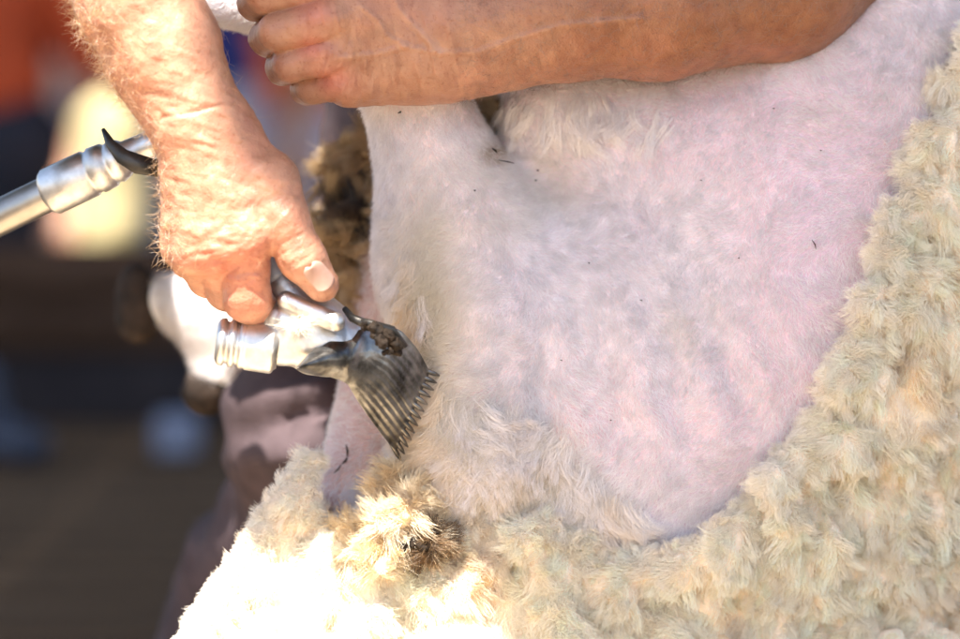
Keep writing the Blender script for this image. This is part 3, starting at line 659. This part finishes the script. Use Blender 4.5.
# ------------------------------------------------------------------ shearer
sh = empty('person', (0.05, 0.55, 0.0), 'shearer in purple brown trousers bending over the sheep and driving the clippers across its belly', 'person')
SKA = np.array((0.50, 0.25, 0.155))
def creases(V, N_, lst):
    d = np.zeros(len(V))
    for c, ax, r, lam, amp in lst:
        q = V - c; ax = ax / np.linalg.norm(ax); al = q @ ax; perp = q - al[:, None] * ax
        m = np.exp(-(q ** 2).sum(1) / r ** 2); s = m > .02
        if not s.any(): continue
        co_ = np.zeros((s.sum(), 3)); co_[:, 0] = al[s] / lam; co_[:, 1:] = perp[s][:, :2] / (lam * 3.5)
        d[s] += amp * m[s] * (fbm(co_, 1.0, 2, 17))
    return d
# --- right hand and forearm (left in the picture)
h = 0.00085
g = Grid(P(25, 345, 0) - [0, .13, 0], P(365, -110, 0) + [0, .10, 0], h)
print('hand grid', g.n)
def pr(*q): return [P(*x) for x in q]
# forearm
g.cone(P(84, -160, -.050), P(137, 0, -.052), R(66), R(60), .004); g.cone(P(137, 0, -.052), P(165, 50, -.053), R(60), R(53), .004)
g.cone(P(165, 50, -.053), P(195, 118, -.058), R(53), R(41), .01)
g.cone(P(150, 60, -.045), P(187, 125, -.052), R(40), R(36), .012)
g.cone(P(195, 90, -.05), P(226, 135, -.052), R(30), R(26), .014)
# palm / metacarpals
wr = (197, 118, -.055)
for m, r0_, r1_ in (((246, 228, -.062), 32, 25), ((220, 248, -.062), 33, 25), ((196, 252, -.054), 32, 24), ((180, 246, -.040), 30, 20)):
    g.cone(P(*wr), P(*m), R(r0_), R(r1_), .010)
g.cone(P(226, 130, -.052), P(272, 188, -.056), R(26), R(27), .014)      # thumb metacarpal
g.cone(P(215, 180, -.05), P(262, 200, -.05), R(26), R(24), .012)
gi = g.like()
gi.chain(pr((245, 232, -.062), (247, 298, -.052), (268, 322, -.012), (292, 305, .012)), [R(25), R(22.5), R(20), R(17)], .003)
gi.cone(P(246, 240, -.064), P(247, 236, -.064), R(26), R(26), .004)
g.merge(gi, .0035)
for chn, rr_ in ((((218, 250, -.058), (228, 290, -.030), (258, 300, .005), (285, 285, .018)), (25, 21, 18, 16)),
                 (((194, 252, -.050), (208, 277, -.020), (240, 285, .012), (268, 268, .02)), (23, 20, 17, 15)),
                 (((180, 244, -.038), (190, 262, -.008), (220, 262, .018), (248, 250, .022)), (20, 17, 15, 13))):
    gi = g.like(); gi.chain(pr(*chn), [R(x) for x in rr_], .003); g.merge(gi, .0025)
gi = g.like()
gi.chain(pr((268, 180, -.056), (283, 222, -.060), (302, 258, -.060), (321, 284, -.056)), [R(30), R(25), R(21.5), R(17)], .006)
g.merge(gi, .0035)
V1, Q1 = g.mesh(); V1 = smooth(V1, Q1, 1); N1 = vnorm(V1, Q1)
cr = creases(V1, N1, [(P(205, 108, -.085), P(205, 118, 0) - P(213, 90, 0), .035, .0045, .0010), (P(247, 268, -.085), P(0, 10, 0) - P(0, 0, 0), .020, .0022, .0009),
                      (P(298, 250, -.08), P(20, 26, 0) - P(0, 0, 0), .014, .0020, .0009), (P(262, 205, -.08), P(20, 16, 0) - P(0, 0, 0), .024, .0035, .0007),
                      (P(215, 260, -.08), P(3, 10, 0) - P(0, 0, 0), .022, .0030, .0012), (P(205, 190, -.08), P(-3, 10, 0) - P(0, 0, 0), .05, .006, .0009)])
tend = 0
x1, y1, w1 = toPx(V1)
for m in ((246, 228), (220, 248), (196, 252)):      # extensor tendons
    ex, ey = m[0] - 205, m[1] - 125; tt = np.clip(((x1 - 205) * ex + (y1 - 125) * ey) / (ex * ex + ey * ey), 0, 1); dd = np.hypot(x1 - 205 - tt * ex, y1 - 125 - tt * ey)
    tend = tend + np.exp(-(dd / 4.5) ** 2) * np.sin(np.pi * tt) * (w1 < -.045)
line = np.exp(-((y1 - (122 - .22 * (x1 - 150)) + 2.5 * fbm(V1, .02, 2, 7)) / 2.2) ** 2) * (x1 > 160) * (x1 < 235)
V1 = V1 + N1 * (cr + .0009 * tend - .0009 * line + .0005 * fbm(V1, .014, 2, 71) + .00022 * fbm(V1, .0035, 2, 74))[:, None]
red = np.clip(blob(x1, y1, 243, 240, 26, 22) + blob(x1, y1, 215, 262, 24, 18) + blob(x1, y1, 248, 300, 22, 28) * .8 + blob(x1, y1, 300, 250, 14, 14) * .5 + .22 * fbm(V1, .015, 3, 77), 0, 1)[:, None]
c1 = SKA * .92 * (1 - red) + np.array((0.50, 0.17, 0.10)) * red
c1 = c1 * (1 + .12 * fbm(V1, .008, 2, 79))[:, None]
# --- left hand and forearm (top right)
h = 0.0010
g = Grid(P(228, 125, 0) - [0, .13, 0], P(1010, -190, 0) + [0, .20, 0], h)
print('hand2 grid', g.n)
g.chain(pr((452, 25, -.012), (560, 8, -.006), (660, -2, .01), (780, -22, .04), (850, -62, .075), (900, -120, .12)), [R(66), R(70), R(79), R(80), R(72), R(70)], .012)
g.cone(P(440, 48, -.005), P(500, 35, 0), R(56), R(54), .012)
for m, ra, rb in (((352, 76, -.024), 42, 25), ((342, 48, -.036), 40, 24), ((342, 14, -.042), 40, 25), ((350, -22, -.042), 40, 25)):
    g.cone(P(455, 30 + (m[1] - 30) * .35, -.012), P(*m), R(ra), R(rb), .010)
g.cone(P(400, 70, -.005), P(350, 78, -.015), R(34), R(28), .012)
for chn, rr_ in ((((346, 80, -.026), (312, 88, -.016), (306, 89, .004), (318, 84, .026), (345, 80, .03)), (21, 16.5, 15, 14, 13)),
                 (((336, 52, -.038), (291, 64, -.030), (283, 68, -.006), (292, 66, .020), (315, 62, .03)), (21, 18, 16.5, 15, 14)),
                 (((334, 17, -.046), (278, 32, -.038), (268, 38, -.010), (276, 38, .017), (300, 40, .03)), (22, 19, 17.5, 16, 15)),
                 (((344, -20, -.046), (266, -6, -.038), (256, 2, -.010), (264, 2, .016), (285, 8, .03)), (22, 19.5, 18, 16, 15))):
    gi = g.like(); gi.chain(pr(*chn), [R(x) for x in rr_], .003); g.merge(gi, .0009)
gi = g.like(); gi.chain(pr((430, -30, .02), (390, -50, .05), (340, -45, .07), (300, -35, .07)), [R(30), R(26), R(22), R(18)], .004); g.merge(gi, .004)
V2, Q2 = g.mesh(); V2 = smooth(V2, Q2, 1); N2 = vnorm(V2, Q2); x2, y2, w2 = toPx(V2)
ax = P(10, -2, 0) - P(0, 0, 0)
cr = creases(V2, N2, [(P(345, 78, -.05), P(10, 3, 0) - P(0, 0, 0), .019, .0020, .0009), (P(328, 48, -.065), ax, .016, .0020, .0007), (P(326, 12, -.07), ax, .018, .0022, .0009),
                      (P(400, 80, -.04), ax, .030, .0030, .0007), (P(520, 60, -.05), ax, .07, .0040, .0005), (P(620, 70, -.03), ax, .06, .0045, .0004)])
cr = cr * 1.7 * (1 - .75 * sstep(430, 560, x2))
vein = 0
for pl in ([(340, 58), (375, 54), (405, 46), (440, 53), (480, 52), (510, 40), (560, 25), (640, 18)], [(405, 46), (385, 35), (378, 20), (360, 5)], [(440, 53), (425, 38), (400, 10), (390, -10)]):
    dm = np.full(len(V2), 1e9)
    for (a, b), (c_, d_) in zip(pl[:-1], pl[1:]):
        ex, ey = c_ - a, d_ - b; tt = np.clip(((x2 - a) * ex + (y2 - b) * ey) / (ex * ex + ey * ey), 0, 1); dm = np.minimum(dm, np.hypot(x2 - a - tt * ex, y2 - b - tt * ey))
    vein = vein + np.exp(-(dm / 3.2) ** 2) * (w2 < .0)
knk = blob(x2, y2, 332, 80, 20, 16) + blob(x2, y2, 314, 48, 17, 13) + blob(x2, y2, 316, 12, 20, 15)
V2 = V2 + N2 * (cr + .0010 * vein + .0010 * knk + .0006 * fbm(V2, .018, 2, 81) + .0002 * fbm(V2, .004, 2, 84))[:, None]
red = np.clip(knk * .85 + .2 * fbm(V2, .02, 3, 87), 0, 1)[:, None]
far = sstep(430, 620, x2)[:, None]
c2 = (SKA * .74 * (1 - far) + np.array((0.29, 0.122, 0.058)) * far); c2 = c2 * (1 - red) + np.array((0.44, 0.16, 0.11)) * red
c2 = c2 * (1 + .10 * fbm(V2, .01, 2, 89))[:, None]; c2 = c2 + (np.array((.46, .27, .18)) - c2) * np.clip(vein, 0, 1)[:, None] * .25
# --- coarse upper arms, torso, neck and head above the frame
g = Grid((-.62, -.22, .45), (.75, 1.05, 1.42), .009)
e1, s1 = P(-85, -335, -.14), np.array((-.35, .40, 1.0)); e2, s2 = P(930, -170, .15), np.array((.26, .42, .98))
g.cone(P(84, -160, -.050), e1, R(66), .047, .01); g.cone(e1, s1, .047, .062, .02)
g.cone(P(900, -120, .12), e2, R(68), .05, .01); g.cone(e2, s2, .05, .062, .02)
g.cone((-.27, .45, 1.0), (.18, .45, 1.0), .09, .10, .05); g.cone((.04, .5, 1.0), (.05, .85, .84), .13, .14, .06)
g.cone((.04, .38, 1.03), (.04, .24, 1.06), .06, .055, .03)
g.ell((.04, .15, 1.05), (.078, .105, .10), 0, .02, basis=(np.array((1., 0, 0)), np.array((0, .55, .83)), np.array((0, -.83, .55))))
g.cone((.04, .06, 1.0), (.04, .05, .975), .014, .018, .012)
for sx in (-1, 1): g.ell((.04 + sx * .079, .17, 1.04), (.012, .03, .022), 0, .006, basis=(np.array((1., 0, 0)), np.array((0, 0, 1.)), np.array((0, 1., 0)))); g.ell((.04 + sx * .03, .062, 1.028), (.014, .01, .009), 0, .004, sub=True)
g.cone((.02, .075, .955), (.06, .075, .955), .008, .008, .006)
V3, Q3 = g.mesh(); V3 = smooth(V3, Q3, 2); c3 = np.tile(SKA, (len(V3), 1))
Vb, Qb = parts_merge([(V1, Q1), (V2, Q2), (V3, Q3)])
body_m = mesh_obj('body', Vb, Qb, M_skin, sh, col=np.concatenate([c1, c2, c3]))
g = Grid((-.68, -.1, .5), (.65, 1.15, 1.35), .01)
g.cone((-.29, .45, 1.0), (.20, .45, 1.0), .105, .115, .05); g.cone((.04, .5, 1.0), (.05, .88, .82), .155, .165, .06)
g.cone(s1, s1 * .5 + e1 * .5, .085, .075, .03); g.cone(s2, s2 * .5 + e2 * .5, .085, .075, .03)
V, Q = g.mesh(); V = smooth(V, Q, 2); V = V + vnorm(V, Q) * (.006 * fbm(V, .07, 3, 91))[:, None]
mesh_obj('shirt', V, Q, surf('dark singlet cloth', (.02, .02, .03), (.04, .04, .055), 20, .9), sh)
g = Grid((-.08, .02, .98), (.16, .36, 1.2), .006); g.ell((.04, .185, 1.075), (.09, .115, .075), 0, .01, basis=(np.array((1., 0, 0)), np.array((0, .8, .3)), np.array((0, -.3, .8))))
V, Q = g.mesh(); mesh_obj('hair', V, Q, surf('brown hair', (.05, .03, .02), (.10, .06, .04), 90, .8, bumpd=.004), sh)

# nail of the thumb
a = P(309, 266, -.0905); b = P(333, 294, -.0815); axn = b - a; Ln = np.linalg.norm(axn); axn /= Ln
sd = norm(np.cross(axn, -FW)); nn = norm(np.cross(sd, axn))
if nn @ FW > 0: nn = -nn
gu, gv = np.meshgrid(np.linspace(0, 1, 14), np.linspace(-1, 1, 13), indexing='ij')
wid = R(11.0) * np.sqrt(np.clip(1 - np.clip((.28 - gu) / .3, 0, 1) ** 2, .05, 1)) * np.sqrt(np.clip(1 - .55 * np.clip((gu - .85) / .15, 0, 1) ** 2, .05, 1))
base = a + axn * (gu * Ln * .80)[..., None] + sd * (gv * wid)[..., None] + nn * (.0006 - .0042 * gv ** 2 - .0012 * (gu - .4) ** 2)[..., None]
nV = base.reshape(-1, 3)
# press the nail onto the thumb surface
from mathutils.bvhtree import BVHTree
sel = (x1 > 285) & (x1 < 350) & (y1 > 245) & (y1 < 315)
fm = sel[Q1].all(1); bt = BVHTree.FromPolygons([Vector(q) for q in V1], [tuple(int(k) for k in q) for q in Q1[fm]])
out = []
for p in nV:
    hit = bt.ray_cast(Vector(p + (-FW) * .05), Vector(FW))
    out.append((np.array(hit[0]) - FW * .0007) if hit[0] is not None else p)
nV = np.array(out); 
dep = (nV - nV[0]) @ FW; uu, vv_ = gu.ravel() * 2 - 1, gv.ravel(); Bs = np.stack([np.ones_like(uu), uu, vv_, uu * uu, uu * vv_, vv_ * vv_], 1)
ok = (np.abs(vv_) < .7); cf = np.linalg.lstsq(Bs[ok], dep[ok], rcond=None)[0]; nV = nV + ((Bs @ cf - .0015) - dep)[:, None] * FW
gz = nV.reshape(14, 13, 3)
for _ in range(0): gz[1:-1, 1:-1] = .5 * gz[1:-1, 1:-1] + .125 * (gz[2:, 1:-1] + gz[:-2, 1:-1] + gz[1:-1, 2:] + gz[1:-1, :-2])
top = gz.reshape(-1, 3); bot = top + FW * .0022; n_ = 14 * 13; Q = []
for i in range(13):
    for j in range(12):
        k = i * 13 + j; Q.append((k, k + 1, k + 14, k + 13)); Q.append((n_ + k, n_ + k + 13, n_ + k + 14, n_ + k + 1))
for i in range(13): Q.append((i * 13, i * 13 + 13, n_ + i * 13 + 13, n_ + i * 13)); Q.append((i * 13 + 12, n_ + i * 13 + 12, n_ + i * 13 + 25, i * 13 + 25))
for j in range(12): Q.append((j, n_ + j, n_ + j + 1, j + 1)); k = 13 * 13 + j; Q.append((k, k + 1, n_ + k + 1, n_ + k))
mesh_obj('thumbnail', np.concatenate([top, bot]), np.array(Q), surf('nail', (.34, .19, .14), (.43, .26, .20), 120, .4), sh)

# arm hair
def armhair(V, Q, wv, n, L, c, name, dirv, curl=.5, lift=.5, r=.00007, seed=5):
    rg = np.random.default_rng(seed); T, B = tri_sample(V, Q, wv, n); Nn = vnorm(V, Q); p0 = interp(V, T, B); n0 = norm(interp(Nn, T, B))
    d = norm(tangent(dirv[None] + rg.normal(0, .45, (n, 3)), n0) + n0 * (lift * rg.uniform(.4, 1.5, (n, 1)))); K = 7; t = np.linspace(0, 1, K)
    s1 = norm(np.cross(d, rg.normal(size=(n, 3)))); LL = L * rg.uniform(.4, 1.15, n)
    pts = p0[:, None] + LL[:, None, None] * (t[None, :, None] * d[:, None] + (t ** 2)[None, :, None] * s1[:, None] * curl + (np.sin(t * 5))[None, :, None] * .06 * np.cross(d, s1)[:, None])
    return curves_obj(name, pts, r * np.array([1, 1, 1, .9, .8, .6, .3]), M_armh, sh, col=np.array(c)[None] * rg.uniform(.7, 1.15, (n, 1)))
wv = (y1 < 275) * (.3 + 2.2 * blob(x1, y1, 95 + .0 * y1, 60, 40, 90) + 2.5 * np.clip((y1 * .35 + 118 - x1) / 30, 0, 1) * (y1 < 200) + 1.6 * blob(x1, y1, 160, 230, 22, 45)) * (y1 > -60) * (w1 < .0) * (1 - .6 * sstep(230, 260, x1))
armhair(V1, Q1, wv, 2600, .010, (0.62, 0.34, 0.13), 'arm_hair', P(-6, 20, 0) - P(0, 0, 0), .7, .45, r=.00006)
wv = (x2 > 460) * (y2 > -40) * (w2 < .05) * 1.0
armhair(V2, Q2, wv, 2600, .009, (0.20, 0.10, 0.05), 'arm_hair', (P(-5, 12, 0) - P(0, 0, 0)), .4, .25, r=.00006, seed=6)
print('hands', time.time() - T0)

# trousers: both legs, knees bent round the sheep
g = Grid((-.36, -.05, .02), (.62, 1.15, 1.0), .0058)
hipL, hipR = np.array((-.02, .80, .82)), np.array((.20, .80, .82))
k1 = P(345, 438, .24)
g.cone(P(455, 90, .27), k1, R(120), R(100), .05); g.cone(hipL, P(455, 90, .27), .13, R(120), .05)
a1_ = np.array((-.17, .42, .09)); g.cone(k1, a1_, R(100), .062, .03)
g.cone(P(300, 408, .20), P(380, 470, .18), R(50), R(55), .05)
k2 = np.array((.40, .48, .44)); g.cone(hipR, k2, .13, .088, .05); a2_ = np.array((.42, .52, .09)); g.cone(k2, a2_, .085, .06, .03); g.cone(hipL, hipR, .13, .13, .05)
V, Q = g.mesh(); V = smooth(V, Q, 3); Nn = vnorm(V, Q); px, py, pw = toPx(V)
fo = np.exp(-(((py - 395) + .18 * (px - 300)) / 15) ** 2) * .009 + np.exp(-(((py - 452) + .02 * (px - 300)) / 16) ** 2) * .009 + np.exp(-(((py - 418) + .30 * (px - 300)) / 11) ** 2) * -.006
fo = fo * sstep(205, 300, px) * (py < 520) * (py > 350)
V = V + Nn * (fo + .009 * fbm(V * np.array([1, 1, .8]), .07, 3, 95) + .003 * fbm(V, .025, 2, 98))[:, None]
mesh_obj('trousers', V, Q, M_trou, sh)
for a in (a1_, a2_):
    g = Grid(a - [.09, .2, .1], a + [.09, .12, .08], .005); g.cone((a[0], a[1] + .04, .045), (a[0] - .01, a[1] - .13, .036), .044, .034, .02); g.cone((a[0], a[1] + .03, .05), (a[0], a[1] + .01, .13), .044, .045, .02)
    V, Q = g.mesh(); V[:, 2] = np.maximum(V[:, 2], .003); mesh_obj('moccasin', V, Q, surf('grey felt', (.10, .09, .08), (.17, .15, .13), 40, .95), sh)

# ------------------------------------------------------------------ handpiece
hp = empty('shearing_handpiece', P(300, 320, -.02), 'silver electric shearing handpiece with wide toothed comb held against the sheep', 'clippers')
g = Grid(P(215, 395, 0) - [0, .09, 0], P(415, 190, 0) + [0, .06, 0], .0009)
g.cone(P(240, 205, -.008), P(282, 282, -.022), R(20), R(21), .003)
g.cone(P(282, 282, -.022), P(318, 322, -.028), R(22), R(27), .006)
g.cone(P(318, 325, -.030), P(350, 334, -.026), R(26), R(18), .008)
g.cone(P(274, 344, -.036), P(335, 345, -.032), R(21), R(25), .006)
g.cone(P(290, 322, -.040), P(276, 318, -.040), R(20), R(15), .006)
g.cone(P(286, 300, -.050), P(335, 322, -.056), R(9), R(10), .004)
g.cone(P(300, 322, -.072), P(325, 338, -.072), R(5), R(7), .003, sub=True)
g.cone(P(310, 362, -.03), P(345, 362, -.03), R(13), R(16), .006)
V, Q = g.mesh(); Nn = vnorm(V, Q); V = smooth(V, Q, 1); px, py, pw = toPx(V)
V = V + Nn * (.0002 * fbm(V, .006, 3, 101))[:, None]
casing = mesh_obj('casing', V, Q, M_metal, hp)
ka, kb_ = P(216, 341, -.040), P(276, 348, -.038)
pf = [(0, 17), (.03, 21), (.07, 23), (.14, 23.5), (.17, 20.5), (.21, 20.5), (.24, 24), (.31, 24.2), (.335, 21), (.375, 21), (.40, 24), (.46, 24.5), (.48, 23.6), (.52, 25.2), (.93, 26), (.965, 25.2), (1, 22), (1.04, 20)]
tk = mesh_obj('tension_knob', *lathe(ka, kb_, [(t, R(r)) for t, r in pf], 56), M_metal, hp)
# handle barrel sleeve seen between thumb and finger
mesh_obj('handle_sleeve', *lathe(P(236, 196, -.012), P(281, 283, -.024), [(0, R(21)), (.05, R(22.5)), (.9, R(23)), (.95, R(21.5)), (1, R(21))], 40), M_metalb, hp)
# comb: curved plate with ridges that run out into separate teeth
low = np.array([(297, 370), (312, 375), (330, 377), (347, 383), (357, 400), (368, 416), (381, 434), (396, 452)], float)
upp = np.array([(297, 366), (308, 354), (328, 342), (352, 332), (380, 324), (401, 330), (418, 349), (430, 372)], float)
def rs(poly, n):
    d = np.r_[0, np.cumsum(np.hypot(*np.diff(poly, axis=0).T))]; s = np.linspace(0, d[-1], n); return np.stack([np.interp(s, d, poly[:, 0]), np.interp(s, d, poly[:, 1])], 1)
nt_, ns_ = 60, 105; A = rs(low, nt_); Bq = rs(upp, nt_)
for _ in range(3): A[1:-1] = .5 * A[1:-1] + .25 * (A[2:] + A[:-2]); Bq[1:-1] = .5 * Bq[1:-1] + .25 * (Bq[2:] + Bq[:-2])
tt, ss = np.meshgrid(np.linspace(0, 1, nt_), np.linspace(0, 1, ns_), indexing='ij')
XY = A[:, None] * (1 - ss[..., None]) + Bq[:, None] * ss[..., None]
def comb_w(t, s): return -.060 + .056 * t ** 1.1 + .012 * t * (1 - s) - .012 * np.sin(np.pi * s) * (1 - .35 * t) + .010 * (s - .5) * t
ridge = .0004 * np.cos(ss * 2 * np.pi * 12) * sstep(.45, .95, tt)
Wc = comb_w(tt, ss) - ridge - .0015 * np.exp(-((tt - .36 - .1 * ss) / .03) ** 2)
topv = P(XY[..., 0], XY[..., 1], Wc).reshape(-1, 3); botv = P(XY[..., 0], XY[..., 1], Wc + .0028).reshape(-1, 3); n_ = nt_ * ns_; Q = []
for i in range(nt_ - 1):
    for j in range(ns_ - 1):
        k = i * ns_ + j; Q.append((k, k + ns_, k + ns_ + 1, k + 1)); Q.append((n_ + k, n_ + k + 1, n_ + k + ns_ + 1, n_ + k + ns_))
for i in range(nt_ - 1):
    k = i * ns_; Q.append((k, n_ + k, n_ + k + ns_, k + ns_)); k += ns_ - 1; Q.append((k, k + ns_, n_ + k + ns_, n_ + k))
for j in range(ns_ - 1):
    k = j; Q.append((k, k + 1, n_ + k + 1, n_ + k)); k = (nt_ - 1) * ns_ + j; Q.append((k, n_ + k, n_ + k + 1, k + 1))
comb = mesh_obj('comb', np.concatenate([topv, botv]), np.array(Q), M_comb, hp)
for i in range(13):
    s_ = i / 12.0; e = np.array([(396 * (1 - s_) + 430 * s_), (452 * (1 - s_) + 372 * s_)])
    dr = np.array([.50 + .42 * s_, .86 - .50 * s_]); dr /= np.hypot(*dr); w0 = float(comb_w(1.0, s_))
    q = [P(*(e - dr * 26), w0 - .0035), P(*(e - dr * 10), w0 - .0012), P(*(e + dr * 3), w0 + .001), P(*(e + dr * 6), w0 + .003), P(*(e + dr * 10), w0 + .005)]
    mesh_obj('tooth', *tube(q, [R(1.2), R(2.3), R(2.5), R(2.1), R(.9)], 12, 1.25), M_comb, comb)
# fork/yoke arms of the cutter above the comb and grease clumps
for q, r in ((((352, 318, -.045), (372, 324, -.060), (392, 330, -.058), (405, 346, -.048)), (3, 4, 4.5, 3)), (((345, 309, -.040), (352, 318, -.048), (368, 325, -.055)), (3, 4, 5))):
    mesh_obj('cutter_fork', *tube(pr(*q), [R(x) for x in r], 12), M_dark, hp)
gl = []
for x, y, w_, r in [(376, 330, -.064, 9), (388, 336, -.064, 8), (394, 344, -.062, 8), (382, 342, -.066, 7), (398, 352, -.060, 5), (366, 326, -.058, 6), (388, 352, -.064, 5), (254, 290, -.047, 4), (268, 300, -.048, 5), (262, 309, -.05, 4)]:
    c = P(x, y, w_); gg = Grid(c - R(r) * 1.7, c + R(r) * 1.7, R(r) / 7); gg.ell(c, (R(r), R(r) * .75, R(r) * .7), rng.uniform(0, 3)); v, q = gg.mesh(); v = v + vnorm(v, q) * (R(r) * .35 * fbm(v, R(r) * .6, 2, 4))[:, None]; gl.append((v, q))
mesh_obj('grease_clumps', *parts_merge(gl), M_dirt, hp)['kind'] = 'stuff'
tf = tuft('wool_tuft', P(300, 325, -.062), R(5), 12, (.8, .72, .6), (.85, .8, .7), .006, hp=20, seed=31, parent=hp)

# drive tube with ferrule and hook
dt = mesh_obj('drive_tube', *lathe(P(-420, 420, .12), P(60, 188, .035), [(0, R(19)), (.995, R(18.5)), (1, R(18))], 36), surf('tube steel', (.28, .26, .24), (.45, .42, .38), 30, .35, 1.0, bumpd=.0004), hp)
fa, fb = P(46, 194, .036), P(150, 145, .020)
ff = [(0, 19), (.02, 22), (.05, 24.5), (.42, 24.5), (.44, 22.5), (.47, 22.5), (.49, 24.5), (.60, 23.5), (.62, 21), (.65, 21), (.67, 22.5), (.74, 20), (.78, 16), (1, 14.5), (1.2, 14.5)]
mesh_obj('ferrule', *lathe(fa, fb, [(t, R(r)) for t, r in ff], 44), M_metal, hp)
mesh_obj('drive_shaft', *tube(pr((165, 138, .016), (185, 142, .012), (212, 165, .0), (238, 203, -.010)), [R(13), R(14), R(15), R(17)], 20), M_metal, hp)
mesh_obj('hook', *tube(pr((103, 129, .004), (110, 143, -.004), (122, 156, -.010), (138, 164, -.012), (156, 168, -.010), (175, 160, -.0)), [R(x) for x in (2, 5, 8, 10, 9, 6)], 14, .6), M_dark, hp)
print('done', time.time() - T0)
